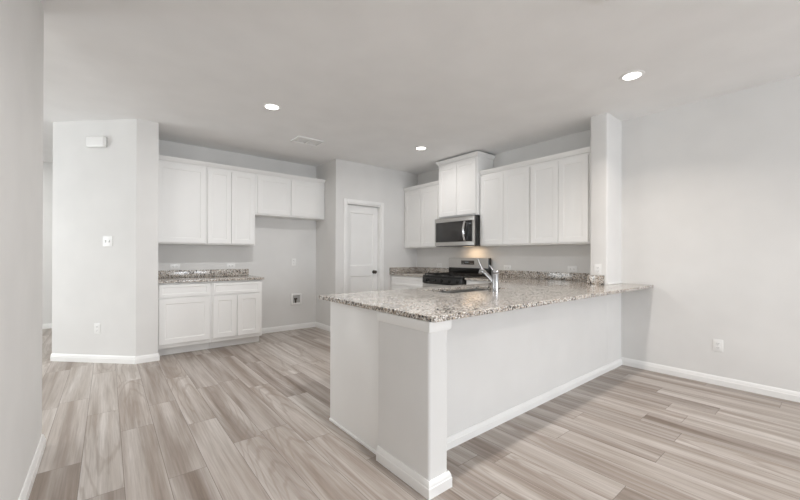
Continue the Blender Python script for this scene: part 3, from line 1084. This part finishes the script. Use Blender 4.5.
# ------------------------------------------------------------------ plates
def plate(kind, centre, normal, up_v, label, group=None, cat='outlet'):
    """kind: outlet | switch | switch2 ; built facing 'normal' with long side along up_v"""
    name = 'wall_outlet' if kind == 'outlet' else 'light_switch'
    t = thing(name, centre, label, cat, group)
    nrm = Vector(normal).normalized(); upv = Vector(up_v).normalized(); side = upv.cross(nrm).normalized()
    c = Vector(centre)
    def obx(b, s0, s1, u0, u1, d0, d1, bev=0.0):
        n0 = len(b.verts)
        bb = bmesh.new()
        box(bb, s0, s1, u0, u1, d0, d1, bev)
        mp = {}
        for v in bb.verts:
            mp[v] = b.verts.new(c + side * v.co.x + upv * v.co.y + nrm * v.co.z)
        for f in bb.faces:
            b.faces.new([mp[v] for v in f.verts])
        bb.free()
    w = 0.058 if kind == 'switch2' else 0.036
    b = B(); obx(b, -w, w, -0.058, 0.058, 0.0005, 0.006, 0.002)
    link('cover_plate', b, M_PLASTIC, t)
    if kind == 'outlet':
        for s in (-1, 1):
            b = B(); obx(b, -0.017, 0.017, s * 0.020 - 0.014, s * 0.020 + 0.014, 0.0062, 0.0082, 0.001)
            rc = link('receptacle', b, M_PLASTIC, t)
            b = B()
            for dx in (-0.007, 0.007):
                obx(b, dx - 0.0015, dx + 0.0015, s * 0.020 - 0.002, s * 0.020 + 0.007, 0.0083, 0.0086)
            obx(b, -0.0025, 0.0025, s * 0.020 - 0.010, s * 0.020 - 0.006, 0.0083, 0.0086)
            link('slots', b, M_SLOT, rc)
    else:
        for s in ((-0.023, 0.023) if kind == 'switch2' else (0.0,)):
            b = B(); obx(b, s - 0.008, s + 0.008, -0.014, 0.014, 0.0062, 0.0075, 0.0005)
            fr = link('switch_frame', b, M_SHADEGREY, t)
            b = B(); obx(b, s - 0.005, s + 0.005, -0.002, 0.011, 0.0076, 0.016, 0.001)
            link('toggle', b, M_PLASTIC, fr)
    return t


NX, NY = (-1, 0, 0), (0, -1, 0)
NA = Vector((-1, -1, 0)).normalized()
def onA(t_):      # point on the angled wall, t_ from its left end
    return Vector((-0.49 + t_ * 0.70711, 5.72 - t_ * 0.70711, 0))
Z = (0, 0, 1)
plate('outlet', (XR, 0.737, 0.372), NX, Z, 'white duplex outlet low on the bare right wall')
plate('outlet', (XS, 1.656, 1.075), NX, Z, 'white outlet on the end of the stub wall, above the backsplash')
plate('outlet', (XR, 2.115, 1.058), NX, (0, 1, 0), 'white sideways outlet on the range wall close to the stub wall')
plate('outlet', (XR, 3.055, 1.048), NX, (0, 1, 0), 'white sideways outlet on the range wall just right of the range')
plate('outlet', (XR, 4.42, 1.055), NX, (0, 1, 0), 'faint white sideways outlet on the range wall left of the range')
plate('outlet', (0.710, YK, 1.062), NY, (1, 0, 0), 'left sideways outlet above the short granite backsplash')
plate('outlet', (1.415, YK, 1.062), NY, (1, 0, 0), 'right sideways outlet above the short granite backsplash')
plate('outlet', (2.378, YK, 1.110), NY, Z, 'white upright outlet plate in the empty fridge space')
p = onA(0.575); plate('outlet', (p.x, p.y, 0.383), NA, Z, 'white outlet low on the angled wall')
p = onA(0.70); plate('switch2', (p.x, p.y, 1.370), NA, Z, 'white double light switch at mid height on the angled wall', None, 'light switch')

# fridge water supply box
t = thing('water_supply_box', (2.42, YK, 0.50), 'white recessed water supply box with valve, low in the fridge space', 'water box')
b = B()
cx, cz = 2.420, 0.500
ho, hi_ = 0.090, 0.062
for q in ((cx - ho, cx - hi_, cz - ho, cz + ho), (cx + hi_, cx + ho, cz - ho, cz + ho), (cx - hi_, cx + hi_, cz + hi_, cz + ho), (cx - hi_, cx + hi_, cz - ho, cz - hi_)):
    box(b, q[0], q[1], YK - 0.020, YK - 0.0005, q[2], q[3], 0.002)
link('frame', b, M_PLASTIC, t)
bx('back_plate', M_SHADEGREY, t, cx - hi_, cx + hi_, YK - 0.003, YK - 0.0005, cz - hi_, cz + hi_)
b = B(); cyl(b, (cx - 0.012, YK - 0.016, cz - hi_ + 0.001), (cx - 0.012, YK - 0.016, cz + 0.005), 0.011); cyl(b, (cx - 0.034, YK - 0.018, cz + 0.006), (cx + 0.010, YK - 0.018, cz + 0.006), 0.013)
v_ = link('valve', b, M_BRONZE, t); v_['label'] = 'dark metal shutoff valve'

# chime box on the angled wall
pc = onA(0.580)
t = thing('door_chime', (pc.x, pc.y, 2.48), 'white rounded chime box high on the angled wall', 'door chime')
ax = Vector((0.70711, -0.70711, 0))
bb = bmesh.new(); box(bb, -0.115, 0.115, -0.062, 0.062, 0.0, 0.045, 0.024, 5)
b = B(); mp = {}
for v in bb.verts:
    mp[v] = b.verts.new(Vector((pc.x, pc.y, 2.485)) + ax * v.co.x + Vector((0, 0, 1)) * v.co.y + NA * (v.co.z + 0.006))
for f in bb.faces:
    b.faces.new([mp[v] for v in f.verts])
bb.free()
link('cover', b, M_PLASTIC, t)
bb = bmesh.new(); box(bb, -0.108, 0.108, -0.056, 0.056, 0.0005, 0.012)
b = B(); mp = {}
for v in bb.verts:
    mp[v] = b.verts.new(Vector((pc.x, pc.y, 2.485)) + ax * v.co.x + Vector((0, 0, 1)) * v.co.y + NA * v.co.z)
for f in bb.faces:
    b.faces.new([mp[v] for v in f.verts])
bb.free()
link('base', b, M_SHADEGREY, t)
